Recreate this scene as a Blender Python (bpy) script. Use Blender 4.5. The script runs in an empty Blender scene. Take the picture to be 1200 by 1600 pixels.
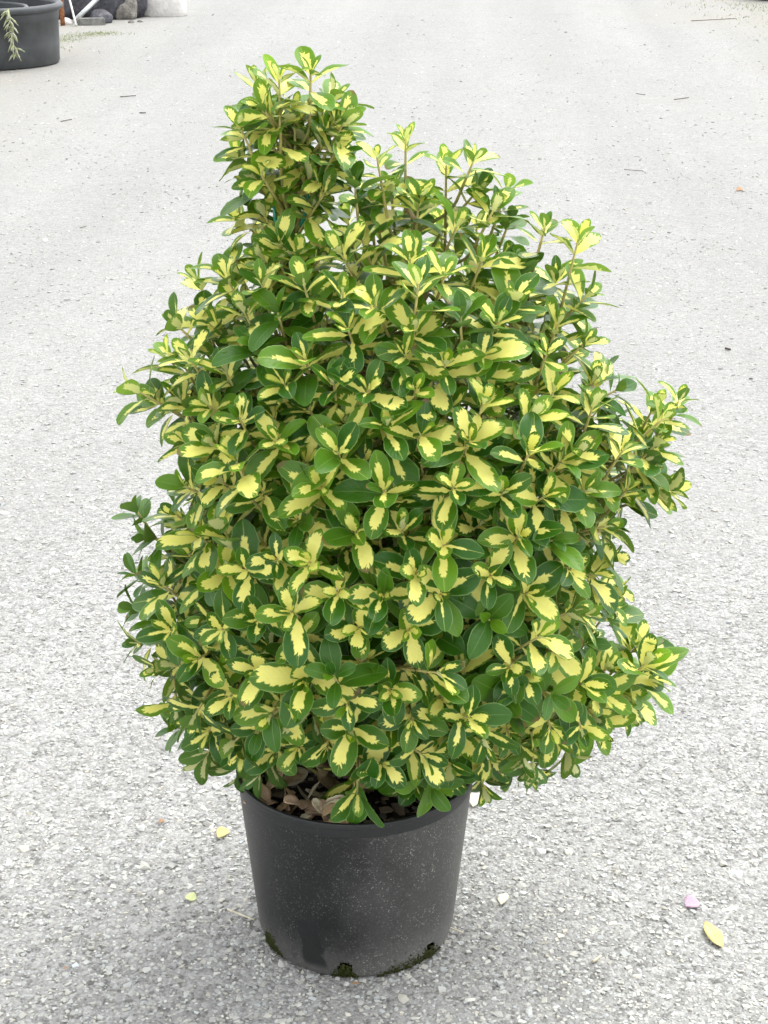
import bpy, math, random
import numpy as np
from mathutils import Vector, Matrix
from mathutils.bvhtree import BVHTree

SC = bpy.context.scene
COL = SC.collection
R = math.radians
rng = np.random.default_rng(11)

# ------------------------------------------------------------------ camera
cam_data = bpy.data.cameras.new("camera")
cam = bpy.data.objects.new("camera", cam_data)
COL.objects.link(cam)
cam.location = (0.049, -2.70, 1.815)
cam.rotation_euler = (R(90 - 21), 0, 0)
cam_data.sensor_fit = 'VERTICAL'
cam_data.sensor_height = 36.0
cam_data.lens = 63.0
cam_data.clip_start = 0.05
cam_data.clip_end = 400
SC.camera = cam

# ------------------------------------------------------------------ sky and sun (bright overcast, light from behind the shrub)
SUN_EL, SUN_AZ = 64.0, 48.0          # azimuth measured from +Y towards +X
world = bpy.data.worlds.new("World")
SC.world = world
world.use_nodes = True
wn, wl = world.node_tree.nodes, world.node_tree.links
wn.clear()
sky = wn.new('ShaderNodeTexSky')
sky.sky_type = 'NISHITA'
sky.sun_disc = False
sky.sun_elevation = R(SUN_EL)
sky.sun_rotation = R(SUN_AZ)
sky.air_density = 1.0
sky.dust_density = 1.0
sky.ozone_density = 1.0
hs = wn.new('ShaderNodeHueSaturation')
hs.inputs['Saturation'].default_value = 0.12      # overcast: the cloud sheet is nearly neutral
bgd = wn.new('ShaderNodeBackground')
bgd.inputs['Strength'].default_value = 0.15
wo = wn.new('ShaderNodeOutputWorld')
wl.new(sky.outputs[0], hs.inputs['Color'])
wl.new(hs.outputs[0], bgd.inputs['Color'])
wl.new(bgd.outputs[0], wo.inputs['Surface'])

sun_data = bpy.data.lights.new("sun", 'SUN')
sun_data.energy = 0.85
sun_data.angle = R(40)
sun_data.color = (1.0, 0.99, 0.97)
sun = bpy.data.objects.new("sun", sun_data)
COL.objects.link(sun)
sd = Vector((math.sin(R(SUN_AZ)) * math.cos(R(SUN_EL)), math.cos(R(SUN_AZ)) * math.cos(R(SUN_EL)), math.sin(R(SUN_EL))))
sun.rotation_euler = sd.to_track_quat('Z', 'Y').to_euler()
sun.location = sd * 20

SC.view_settings.view_transform = 'Standard'
SC.view_settings.look = 'None'
SC.view_settings.gamma = 1.0
SC.view_settings.exposure = 1.76
SC.view_settings.use_curve_mapping = False
SC.cycles.max_bounces = 4
SC.cycles.diffuse_bounces = 3
SC.cycles.glossy_bounces = 2
SC.cycles.transmission_bounces = 3
SC.cycles.transparent_max_bounces = 4
SC.cycles.use_denoising = True
SC.cycles.use_adaptive_sampling = True
SC.cycles.adaptive_threshold = 0.03

# ------------------------------------------------------------------ helpers
def tag(o, label=None, cat=None, group=None, kind=None):
    if label: o["label"] = label
    if cat: o["category"] = cat
    if group: o["group"] = group
    if kind: o["kind"] = kind
    return o

def link(o, parent=None):
    COL.objects.link(o)
    if parent: o.parent = parent
    return o

def empty(name, loc=(0, 0, 0), rz=0.0):
    o = bpy.data.objects.new(name, None)
    o.location = loc
    o.rotation_euler = (0, 0, rz)
    o.empty_display_size = 0.1
    return link(o)

def mesh_np(name, V, F, mat, parent=None, smooth=True, attrs=None, uv=None):
    """V (n,3), F (m,3|4) int arrays or python lists -> one mesh object"""
    me = bpy.data.meshes.new(name)
    V = np.asarray(V, dtype=np.float32)
    if isinstance(F, np.ndarray):
        k = F.shape[1]
        me.vertices.add(len(V)); me.vertices.foreach_set("co", V.ravel())
        me.loops.add(F.size); me.loops.foreach_set("vertex_index", F.astype(np.int32).ravel())
        me.polygons.add(len(F))
        me.polygons.foreach_set("loop_start", np.arange(0, F.size, k, dtype=np.int32))
        me.polygons.foreach_set("loop_total", np.full(len(F), k, dtype=np.int32))
        me.update(calc_edges=True)
    else:
        me.from_pydata([tuple(map(float, v)) for v in V], [], F)
    me.polygons.foreach_set("use_smooth", np.full(len(me.polygons), smooth, dtype=bool))
    for an, arr in (attrs or {}).items():
        a = me.attributes.new(an, 'FLOAT_COLOR', 'POINT')
        a.data.foreach_set("color", np.asarray(arr, dtype=np.float32).ravel())
    me.materials.append(mat)
    me.update()
    o = bpy.data.objects.new(name, me)
    return link(o, parent)

def tube(pts, rad, seg=8, cap=True):
    """swept tube -> V, F(list of quads/tris)"""
    pts = [Vector(p) for p in pts]
    n = len(pts)
    rad = rad if hasattr(rad, '__len__') else [rad] * n
    V, F = [], []
    t0 = (pts[1] - pts[0]).normalized()
    x = t0.orthogonal().normalized()
    for i, p in enumerate(pts):
        t = (pts[min(i + 1, n - 1)] - pts[max(i - 1, 0)])
        t = t.normalized() if t.length > 1e-9 else t0
        x = (x - t * x.dot(t)).normalized()
        y = t.cross(x)
        for k in range(seg):
            a = 2 * math.pi * k / seg
            V.append(p + (x * math.cos(a) + y * math.sin(a)) * rad[i])
    for i in range(n - 1):
        for k in range(seg):
            F.append((i * seg + k, i * seg + (k + 1) % seg, (i + 1) * seg + (k + 1) % seg, (i + 1) * seg + k))
    if cap:
        F.append(tuple(range(seg))[::-1])
        F.append(tuple(range((n - 1) * seg, n * seg)))
    return V, F

def merge(parts):
    V, F = [], []
    for v, f in parts:
        b = len(V)
        V += list(v)
        F += [tuple(i + b for i in q) for q in f]
    return V, F

def lathe(prof, seg=64, skip=None):
    """prof: list of (r, z); open surface of revolution. skip(i, k) drops a face"""
    V, F = [], []
    for r, z in prof:
        for k in range(seg):
            a = 2 * math.pi * k / seg
            V.append((r * math.cos(a), r * math.sin(a), z))
    for i in range(len(prof) - 1):
        for k in range(seg):
            if skip and skip(i, k): continue
            F.append((i * seg + k, i * seg + (k + 1) % seg, (i + 1) * seg + (k + 1) % seg, (i + 1) * seg + k))
    return V, F

def bez(a, b, c, d, n):
    a, b, c, d = map(Vector, (a, b, c, d))
    out = []
    for i in range(n):
        t = i / (n - 1)
        out.append(a * (1 - t) ** 3 + b * 3 * t * (1 - t) ** 2 + c * 3 * t * t * (1 - t) + d * t ** 3)
    return out

# ------------------------------------------------------------------ node helpers
class NT:
    def __init__(self, name):
        self.m = bpy.data.materials.new(name)
        self.m.use_nodes = True
        self.t = self.m.node_tree
        self.t.nodes.clear()
        self.out = self.t.nodes.new('ShaderNodeOutputMaterial')
    def n(self, typ, **kw):
        nd = self.t.nodes.new(typ)
        for k, v in kw.items():
            setattr(nd, k, v)
        return nd
    def l(self, a, b):
        self.t.links.new(a, b)
    def _set(self, sock, v):
        if isinstance(v, bpy.types.NodeSocket): self.l(v, sock)
        else: sock.default_value = v
    def math(self, op, a, b=None, c=None, clamp=False):
        nd = self.n('ShaderNodeMath', operation=op, use_clamp=clamp)
        self._set(nd.inputs[0], a)
        if b is not None: self._set(nd.inputs[1], b)
        if c is not None: self._set(nd.inputs[2], c)
        return nd.outputs[0]
    def mix(self, f, a, b, blend='MIX'):
        nd = self.n('ShaderNodeMix', data_type='RGBA', blend_type=blend)
        self._set(nd.inputs[0], f)
        for s, v in ((nd.inputs[6], a), (nd.inputs[7], b)):
            self._set(s, (*v, 1) if isinstance(v, tuple) and len(v) == 3 else v)
        return nd.outputs[2]
    def ramp(self, f, stops, interp='LINEAR'):
        nd = self.n('ShaderNodeValToRGB')
        nd.color_ramp.interpolation = interp
        e = nd.color_ramp.elements
        while len(e) < len(stops): e.new(0.5)
        for i, (p, c) in enumerate(stops):
            e[i].position = p
            e[i].color = (*c, 1) if hasattr(c, '__len__') else (c, c, c, 1)
        self._set(nd.inputs[0], f)
        return nd.outputs[0]
    def step(self, x, lo, hi):
        nd = self.n('ShaderNodeMapRange', interpolation_type='SMOOTHSTEP')
        self._set(nd.inputs['Value'], x)
        self._set(nd.inputs['From Min'], lo)
        self._set(nd.inputs['From Max'], hi)
        return nd.outputs[0]
    def noise(self, vec=None, scale=5, detail=4, rough=0.55, dist=0.0, dim='3D', w=None):
        nd = self.n('ShaderNodeTexNoise', noise_dimensions=dim)
        nd.inputs['Scale'].default_value = scale
        nd.inputs['Detail'].default_value = detail
        nd.inputs['Roughness'].default_value = rough
        nd.inputs['Distortion'].default_value = dist
        if vec is not None: self.l(vec, nd.inputs['Vector'])
        if w is not None: self._set(nd.inputs['W'], w)
        return nd.outputs[0]
    def voro(self, vec, scale, feature='F1', out=0, rand=1.0):
        nd = self.n('ShaderNodeTexVoronoi', feature=feature)
        nd.inputs['Scale'].default_value = scale
        nd.inputs['Randomness'].default_value = rand
        self.l(vec, nd.inputs['Vector'])
        return nd.outputs[out]
    def obj(self):
        return self.n('ShaderNodeTexCoord').outputs['Object']
    def pos(self):
        return self.n('ShaderNodeNewGeometry').outputs['Position']
    def attr(self, name):
        nd = self.n('ShaderNodeAttribute', attribute_name=name)
        return nd.outputs['Color']
    def sep(self, v):
        nd = self.n('ShaderNodeSeparateXYZ')
        self.l(v, nd.inputs[0])
        return nd.outputs
    def bump(self, h, strength=0.4, dist=0.01):
        nd = self.n('ShaderNodeBump')
        nd.inputs['Strength'].default_value = strength
        nd.inputs['Distance'].default_value = dist
        self.l(h, nd.inputs['Height'])
        return nd.outputs[0]
    def bsdf(self, color, rough=0.6, spec=0.4, normal=None, metal=0.0):
        nd = self.n('ShaderNodeBsdfPrincipled')
        self._set(nd.inputs['Base Color'], (*color, 1) if isinstance(color, tuple) and len(color) == 3 else color)
        self._set(nd.inputs['Roughness'], rough)
        self._set(nd.inputs['Specular IOR Level'], spec)
        self._set(nd.inputs['Metallic'], metal)
        if normal is not None: self.l(normal, nd.inputs['Normal'])
        return nd.outputs[0]
    def done(self, sh):
        self.l(sh, self.out.inputs['Surface'])
        return self.m

def simple(name, c1, c2, scale=20, rough=0.6, spec=0.4, bump=0.2, dist=0.004, metal=0.0):
    t = NT(name)
    p = t.obj()
    f = t.noise(p, scale, 6, 0.65)
    col = t.mix(t.step(f, 0.35, 0.68), c1, c2)
    nb = t.bump(t.noise(p, scale * 3, 5, 0.6), bump, dist)
    return t.done(t.bsdf(col, rough, spec, nb, metal))

# ------------------------------------------------------------------ materials: ground
def ground_material():
    t = NT("gravel_ground")
    p = t.pos()
    x, y, z = t.sep(p)[:3]
    big = t.noise(p, 0.55, 3, 0.55)
    med = t.noise(p, 3.2, 3, 0.6)
    fine = t.noise(p, 170, 2, 0.7)
    v1 = t.n('ShaderNodeTexVoronoi'); v1.inputs['Scale'].default_value = 85; t.l(p, v1.inputs['Vector'])
    c1, d1 = v1.outputs[1], v1.outputs[0]
    v2 = t.n('ShaderNodeTexVoronoi'); v2.inputs['Scale'].default_value = 210; t.l(p, v2.inputs['Vector'])
    c2, d2 = v2.outputs[1], v2.outputs[0]
    g1 = t.sep(c1)[0]
    g2 = t.sep(c2)[1]
    val = t.math('ADD', t.math('MULTIPLY', g1, 0.5), t.math('MULTIPLY', g2, 0.5))
    grit = t.ramp(val, [(0.10, (0.12, 0.118, 0.109)), (0.32, (0.235, 0.231, 0.218)), (0.6, (0.305, 0.301, 0.287)), (1.0, (0.43, 0.425, 0.405))])
    dust = t.mix(med, (0.240, 0.236, 0.222), (0.305, 0.301, 0.286))  # far ground tone, backlit brightness put into the colour
    # pale dust tone further back paints in backlit brightness, loose grit near the front
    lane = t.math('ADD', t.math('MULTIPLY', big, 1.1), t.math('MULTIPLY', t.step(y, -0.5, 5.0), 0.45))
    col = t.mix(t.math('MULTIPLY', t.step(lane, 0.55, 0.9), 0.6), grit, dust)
    # faint wheel tracks running up the yard, and patchy grit
    cmb = t.n('ShaderNodeCombineXYZ'); t.l(t.math('MULTIPLY', t.math('ADD', x, t.math('MULTIPLY', y, -0.06)), 1.6), cmb.inputs[0]); t.l(t.math('MULTIPLY', y, 0.10), cmb.inputs[1])
    track = t.noise(cmb.outputs[0], 1.0, 3, 0.55)
    patch = t.noise(p, 26, 3, 0.7)
    tone = t.math('ADD', 0.72, t.math('ADD', t.math('MULTIPLY', track, 0.34), t.math('MULTIPLY', patch, 0.24)))
    tint = t.n('ShaderNodeCombineColor')
    for k_ in range(3): t.l(tone, tint.inputs[k_])
    col = t.mix(1.0, col, tint.outputs[0], 'MULTIPLY')
    # beige earth at the left-hand verge and towards the far edge
    verge = t.math('ADD', t.step(t.math('ADD', t.math('MULTIPLY', x, -1.0), t.math('MULTIPLY', t.math('SUBTRACT', med, 0.5), 2.2)), 1.7, 3.6),
                   t.math('MULTIPLY', t.step(t.math('ADD', x, t.math('MULTIPLY', t.math('SUBTRACT', big, 0.5), 4.0)), 2.2, 4.2), 0.8), clamp=True)
    col = t.mix(t.math('MULTIPLY', verge, t.math('MULTIPLY', t.step(y, 1.5, 9.0), 0.9)), col, t.mix(fine, (0.22, 0.208, 0.172), (0.33, 0.318, 0.28)))
    h = t.math('ADD', t.math('MULTIPLY', d1, -0.7), t.math('ADD', t.math('MULTIPLY', d2, -0.35), t.math('MULTIPLY', fine, 0.35)))
    nb = t.bump(h, 0.8, 0.006)
    return t.done(t.bsdf(col, 0.85, 0.3, nb))

def stone_material():
    t = NT("gravel_stone")
    c = t.attr("stone_col")
    p = t.pos()
    f = t.noise(p, 420, 1, 0.6)
    col = t.mix(t.math('MULTIPLY', f, 0.35), c, (0.33, 0.325, 0.31))
    return t.done(t.bsdf(col, 0.8, 0.3))

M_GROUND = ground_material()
M_STONE = stone_material()

# ground: one sheet out to the horizon, finer near the shrub so that it is gently uneven
def ground():
    xs = np.concatenate([[-150, -60, -25], np.arange(-10, -3, 1.0), np.arange(-3, 3.01, 0.1), np.arange(4, 11, 1.0), [25, 60, 150]])
    ys = np.concatenate([[-60, -25, -10], np.arange(-5, -1, 0.5), np.arange(-1, 5.01, 0.1), np.arange(5.5, 22, 0.5), [30, 60, 120, 250]])
    X, Y = np.meshgrid(xs, ys)
    Zg = 0.006 * (np.sin(X * 1.9 + 0.6) * np.cos(Y * 1.3) + 0.6 * np.sin(X * 4.1 + Y * 2.7)) * (1 - np.exp(-((X ** 2 + Y ** 2) / 0.16)))
    V = np.stack([X.ravel(), Y.ravel(), Zg.ravel()], 1)
    nx, ny = len(xs), len(ys)
    i, j = np.meshgrid(np.arange(nx - 1), np.arange(ny - 1))
    a = (j * nx + i).ravel()
    F = np.stack([a, a + 1, a + 1 + nx, a + nx], 1)
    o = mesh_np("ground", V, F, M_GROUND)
    tag(o, "pale grey compacted gravel yard", "ground", kind="structure")
ground()
def gz(x, y):
    return 0.006 * (np.sin(x * 1.9 + 0.6) * np.cos(y * 1.3) + 0.6 * np.sin(x * 4.1 + y * 2.7)) * (1 - np.exp(-((x ** 2 + y ** 2) / 0.16)))

CUBE_V = np.array([[-1, -1, -1], [1, -1, -1], [1, 1, -1], [-1, 1, -1], [-1, -1, 1], [1, -1, 1], [1, 1, 1], [-1, 1, 1]], dtype=float) * 0.7
CUBE_F = np.array([[0, 2, 1], [0, 3, 2], [4, 5, 6], [4, 6, 7], [0, 1, 5], [0, 5, 4], [1, 2, 6], [1, 6, 5], [2, 3, 7], [2, 7, 6], [3, 0, 4], [3, 4, 7]])
_ph = (1 + 5 ** 0.5) / 2
ICO_V = np.array([[-1, _ph, 0], [1, _ph, 0], [-1, -_ph, 0], [1, -_ph, 0], [0, -1, _ph], [0, 1, _ph], [0, -1, -_ph], [0, 1, -_ph], [_ph, 0, -1], [_ph, 0, 1], [-_ph, 0, -1], [-_ph, 0, 1]]) / math.hypot(1, _ph)
ICO_F = np.array([[0, 11, 5], [0, 5, 1], [0, 1, 7], [0, 7, 10], [0, 10, 11], [1, 5, 9], [5, 11, 4], [11, 10, 2], [10, 7, 6], [7, 1, 8], [3, 9, 4], [3, 4, 2], [3, 2, 6], [3, 6, 8], [3, 8, 9], [4, 9, 5], [2, 4, 11], [6, 2, 10], [8, 6, 7], [9, 8, 1]])

def scatter(n, d0, d1, rmed, sig, base_v, base_f, rmax, pw):
    # stones thin out with distance from where one stands; x spreads with the distance
    k = len(base_v)
    u = rng.random(n)
    d = (d0 ** -pw + u * (d1 ** -pw - d0 ** -pw)) ** (-1.0 / pw)
    px = rng.uniform(-1, 1, n) * (0.35 * d + 0.35); py = d - 2.7
    r = np.minimum(rmed * (d / 2.7) ** 0.45 * np.exp(rng.normal(0, sig, n)), rmax * (d / 2.7) ** 0.3)
    sx = r * rng.uniform(0.8, 1.35, n); sy = r * rng.uniform(0.7, 1.1, n); sz = r * rng.uniform(0.35, 0.65, n) * np.clip(1.15 - d * 0.05, .45, 1)
    V = base_v[None] + rng.normal(0, 0.2, (n, k, 3))
    V = V * np.stack([sx, sy, sz], 1)[:, None, :]
    tx = rng.normal(0, 0.3, n); ty = rng.normal(0, 0.3, n)
    V[:, :, 2] += V[:, :, 0] * tx[:, None] * 0.6 + V[:, :, 1] * ty[:, None] * 0.6
    a = rng.uniform(0, 6.283, n); ca, sa = np.cos(a)[:, None], np.sin(a)[:, None]
    X = V[:, :, 0] * ca - V[:, :, 1] * sa + px[:, None]
    Y = V[:, :, 0] * sa + V[:, :, 1] * ca + py[:, None]
    Zz = V[:, :, 2] + (gz(px, py) + sz * rng.uniform(-0.35, 0.25, n))[:, None]
    VV = np.stack([X, Y, Zz], 2).reshape(-1, 3)
    FF = (base_f[None] + (np.arange(n) * k)[:, None, None]).reshape(-1, 3)
    v = np.clip(0.44 + rng.normal(0, 0.06, n) - .10 * np.clip((d - 3.2) / 4, 0, 1) + (rmed > .004) * .02, 0.16, 0.66)
    w = rng.random(n)
    v = np.where(w < 0.02, rng.uniform(0.14, 0.26, n), v)
    v = np.where(w > 0.91, rng.uniform(0.54, 0.66, n), v)
    hue = rng.normal(0, 1, n)
    C = np.stack([v * (1 + 0.025 * hue + 0.005), v, v * (0.915 - 0.04 * hue), np.ones(n)], 1)
    return VV, FF, np.repeat(C, k, 0)

def gravel():
    sets = [scatter(80000, 1.75, 19.0, 0.0029, 0.34, CUBE_V, CUBE_F, 0.0075, 0.9),
            scatter(5000, 1.75, 9.0, 0.0046, 0.30, ICO_V, ICO_F, 0.012, 1.6),
            scatter(500, 1.75, 6.0, 0.0080, 0.22, ICO_V, ICO_F, 0.013, 1.4)]
    b = 0; VV = []; FF = []; CC = []
    for v, f, c in sets:
        VV.append(v); FF.append(f + b); CC.append(c); b += len(v)
    o = mesh_np("gravel", np.concatenate(VV), np.concatenate(FF), M_STONE, smooth=False, attrs={"stone_col": np.concatenate(CC)})
    tag(o, "loose pale crushed gravel strewn over the yard", "gravel", kind="stuff")
gravel()

# ------------------------------------------------------------------ plastics and other materials
def plastic(name, c1, c2, rough, dusty):
    t = NT(name)
    p = t.obj()
    x, y, z = t.sep(p)[:3]
    n1 = t.noise(p, 7, 5, 0.6)
    n2 = t.noise(p, 90, 5, 0.7)
    speck = t.step(t.noise(p, 260, 3, 0.6), 0.66, 0.74)
    scuff = t.step(t.noise(p, 38, 8, 0.8, 1.2), 0.62, 0.72)
    col = t.mix(t.math('MULTIPLY', t.step(n1, 0.3, 0.75), dusty), c1, c2)
    col = t.mix(t.math('MULTIPLY', n2, 0.35 * dusty), col, c2)
    col = t.mix(t.math('MULTIPLY', t.math('MAXIMUM', speck, t.math('MULTIPLY', scuff, 0.35)), 0.42 * dusty), col, (0.30, 0.31, 0.30))
    nb = t.bump(n2, 0.12, 0.002)
    return t.done(t.bsdf(col, t.math('ADD', rough, t.math('MULTIPLY', n1, 0.2)), 0.45, nb))

def pot_material():
    t = NT("dusty_black_plastic")
    p = t.obj()
    x, y, z = t.sep(p)[:3]
    n1 = t.noise(p, 9, 5, 0.6)
    n2 = t.noise(p, 120, 5, 0.7)
    spk = t.math('MAXIMUM', t.noise(p, 330, 2, 0.5), t.math('SUBTRACT', t.noise(p, 150, 3, 0.6, 1.5), 0.035))
    cl = t.noise(p, 22, 4, 0.65)
    right = t.step(t.math('ADD', x, t.math('MULTIPLY', t.math('SUBTRACT', n1, 0.5), 0.2)), -0.06, 0.12)   # splash-dust lies thickest on one side
    low = t.step(t.math('ADD', z, t.math('MULTIPLY', t.math('SUBTRACT', cl, 0.5), 0.08)), 0.10, -0.01)
    col = t.mix(t.step(n1, 0.3, 0.75), (0.006, 0.0066, 0.0072), (0.013, 0.014, 0.015))
    dust = t.math('ADD', t.math('MULTIPLY', right, 0.12), t.math('MULTIPLY', low, 0.20))
    dust = t.math('MULTIPLY', dust, t.math('ADD', 0.35, t.math('MULTIPLY', n2, 1.3)))
    specks = t.math('MULTIPLY', t.step(spk, 0.60, 0.68), t.math('ADD', 0.25, t.math('MULTIPLY', t.step(cl, 0.38, 0.66), 0.75)))
    dust = t.math('ADD', dust, t.math('MULTIPLY', specks, t.math('ADD', 0.26, t.math('MULTIPLY', right, 0.5))))
    # a dried run of water below the middle of the wall
    wob = t.math('MULTIPLY', t.math('SUBTRACT', t.noise(p, 30, 4, 0.6), 0.5), 0.045)
    sx = t.math('ABSOLUTE', t.math('ADD', t.math('ADD', x, 0.066), t.math('ADD', wob, t.math('MULTIPLY', z, 0.12))))
    run = t.math('MULTIPLY', t.step(sx, 0.024, 0.016), t.math('MULTIPLY', t.step(t.math('ADD', z, wob), 0.125, 0.105), t.step(y, 0.0, -0.01)))
    run = t.math('MULTIPLY', run, t.step(z, 0.012, 0.03))
    dust = t.math('MULTIPLY', dust, t.math('SUBTRACT', 1.0, t.math('MULTIPLY', run, 0.9)), clamp=True)
    col = t.mix(t.math('MULTIPLY', run, 0.5), col, (0.010, 0.011, 0.012))
    col = t.mix(dust, col, (0.34, 0.335, 0.31))
    rough = t.math('SUBTRACT', t.math('ADD', 0.30, t.math('MULTIPLY', n1, 0.2)), t.math('MULTIPLY', run, 0.1))
    nb = t.bump(n2, 0.15, 0.0015)
    return t.done(t.bsdf(col, rough, 0.45, nb))

M_POT = pot_material()
M_RIM = plastic("pot_rim_plastic", (0.008, 0.0085, 0.009), (0.022, 0.023, 0.0245), 0.34, 0.6)
M_TUB = plastic("grey_black_tub_plastic", (0.028, 0.031, 0.033), (0.065, 0.069, 0.072), 0.42, 0.8)
M_SOIL = simple("potting_soil", (0.012, 0.009, 0.007), (0.045, 0.032, 0.022), 60, 0.95, 0.2, 0.9, 0.02)
M_BARK = simple("green_brown_bark", (0.16, 0.12, 0.06), (0.28, 0.22, 0.11), 60, 0.75, 0.3, 0.5, 0.003)
M_TWIG = simple("yellow_green_twig", (0.30, 0.27, 0.08), (0.46, 0.40, 0.14), 70, 0.55, 0.4, 0.2, 0.001)
M_TWIG2 = simple("olive_green_twig", (0.14, 0.15, 0.04), (0.30, 0.29, 0.09), 50, 0.6, 0.35, 0.3, 0.002)
M_CANE = simple("bamboo_cane", (0.40, 0.24, 0.09), (0.55, 0.36, 0.15), 30, 0.5, 0.4, 0.2, 0.002)
M_NODE = simple("cane_node", (0.17, 0.09, 0.035), (0.28, 0.16, 0.07), 60, 0.7, 0.3, 0.3, 0.002)
M_TIE = simple("green_plastic_tie", (0.01, 0.17, 0.11), (0.02, 0.30, 0.19), 60, 0.35, 0.5, 0.2, 0.001)
M_RUST = simple("rusty_iron", (0.16, 0.055, 0.02), (0.33, 0.15, 0.07), 40, 0.9, 0.2, 0.5, 0.004)
M_STEEL = simple("galvanised_steel", (0.42, 0.43, 0.42), (0.62, 0.63, 0.62), 40, 0.45, 0.5, 0.1, 0.002, 0.4)
M_WHITEPIPE = simple("white_plastic_pipe", (0.46, 0.46, 0.43), (0.60, 0.60, 0.57), 25, 0.4, 0.5, 0.1, 0.001)
M_FILM = simple("black_plastic_film", (0.02, 0.02, 0.026), (0.06, 0.06, 0.075), 14, 0.3, 0.5, 0.6, 0.02)
M_ROCK = simple("grey_rock", (0.13, 0.125, 0.11), (0.27, 0.25, 0.22), 16, 0.9, 0.2, 0.8, 0.03)
M_SACK = simple("white_woven_sack", (0.48, 0.46, 0.43), (0.60, 0.585, 0.555), 12, 0.7, 0.3, 0.5, 0.02)
M_CONCRETE = simple("dark_concrete", (0.14, 0.14, 0.13), (0.24, 0.235, 0.22), 20, 0.9, 0.2, 0.5, 0.01)
M_WEED = simple("dried_weed", (0.24, 0.27, 0.13), (0.50, 0.50, 0.38), 30, 0.8, 0.2, 0.2, 0.002)
M_STRAW = simple("pale_straw", (0.50, 0.45, 0.33), (0.66, 0.61, 0.48), 60, 0.7, 0.3, 0.2, 0.001)
M_STICK = simple("dark_twig", (0.06, 0.05, 0.04), (0.16, 0.13, 0.10), 60, 0.85, 0.2, 0.4, 0.002)

def blade_material(name, a, b):
    t = NT(name)
    p = t.pos()
    c = t.mix(t.noise(p, 14, 4, 0.6), a, b)
    s1 = t.bsdf(c, 0.6, 0.3)
    tr = t.n('ShaderNodeBsdfTranslucent')
    t.l(c, tr.inputs[0])
    mx = t.n('ShaderNodeMixShader')
    mx.inputs[0].default_value = 0.3
    t.l(s1, mx.inputs[1]); t.l(tr.outputs[0], mx.inputs[2])
    return t.done(mx.outputs[0])
M_GRASS = blade_material("short_grass", (0.13, 0.18, 0.045), (0.28, 0.31, 0.11))
M_MOSS = blade_material("moss", (0.022, 0.034, 0.008), (0.085, 0.095, 0.022))

# ------------------------------------------------------------------ far objects
def blades(n, fpos, hmin, hmax, w, lean):
    V = []; F = []
    for i in range(n):
        x, y, z = fpos(i)
        h = rng.uniform(hmin, hmax); a = rng.uniform(0, 6.283)
        ww = w * rng.uniform(0.6, 1.2)
        dx, dy = math.cos(a) * ww, math.sin(a) * ww
        lx, ly = rng.normal(0, lean, 2) * h
        b = len(V)
        V += [(x - dx, y - dy, z), (x + dx, y + dy, z), (x + dx * .6 + lx * .4, y + dy * .6 + ly * .4, z + h * .6), (x - dx * .6 + lx * .4, y - dy * .6 + ly * .4, z + h * .6), (x + lx, y + ly, z + h)]
        F += [(b, b + 1, b + 2, b + 3), (b + 3, b + 2, b + 4)]
    return V, F

def tub(name, r, h, lip, loc, mat):
    root = empty(name, loc)
    body = [(0.0, 0.012), (r * 0.9, 0.012), (r * 0.955, 0.0), (r * 0.975, 0.012), (r * 0.985, h * 0.35), (r * 0.99, h * 0.72), (r * 0.997, h * 0.725), (r, h - lip * 1.05)]
    inner = [(r * 0.985, h - lip * .5), (r * 0.96, h * 0.5), (r * 0.94, 0.04), (0, 0.04)]
    v, f = merge([lathe(body, 96), lathe(inner, 96)])
    mesh_np("tub_wall", v, f, mat, root)
    k = [(r * 0.985, h - lip), (r + lip * .35, h - lip), (r + lip * .62, h - lip * .75), (r + lip * .66, h - lip * .35), (r + lip * .45, h - lip * .06), (r + lip * .05, h), (r - lip * .2, h - lip * .1), (r - lip * .3, h - lip * .5)]
    v, f = lathe(k, 96)
    mesh_np("tub_rim", v, f, mat, root)
    return root

t1 = tub("plastic_tub", 0.61, 0.475, 0.058, (-3.20, 12.28, 0), M_TUB)
tag(t1, "large round dark plastic tub with a thick rolled rim at the yard's edge", "tub")
t2 = tub("nested_pot", 0.46, 0.40, 0.03, (-3.29, 12.17, 0.05), M_TUB)
tag(t2, "smaller dark pot standing inside the large round tub", "pot")

# dried weed hanging over the tub's rim
def hanging_weed():
    x0, y0 = -2.875, 11.745
    main = [(x0 - .015, y0 + 0.03, .455), (x0, y0 - 0.035, .47), (x0 + .012, y0 - .045, .40), (x0 + .02, y0 - .035, .30), (x0 + .022, y0 - .03, .20), (x0 + .045, y0 - .03, .10)]
    parts = [tube(main, [.007, .008, .007, .006, .005, .003], 6)]
    for i in range(34):
        k = rng.uniform(1.0, 4.9); j = int(k); fr = k - j
        a = Vector(main[j]).lerp(Vector(main[min(j + 1, 5)]), fr)
        L = rng.uniform(.03, .10)
        d = Vector((rng.normal(0, .7), rng.normal(-.3, .4), -rng.uniform(.3, 1.1))).normalized()
        parts.append(tube([a, a + d * L * .6, a + d * L + Vector((0, 0, -.01))], [.006, .008, .002], 4))
    v, f = merge(parts)
    o = mesh_np("dried_weed", v, f, M_WEED)
    tag(o, "limp pale weed stalk hanging over the rim of the large tub", "weed")
hanging_weed()

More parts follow.
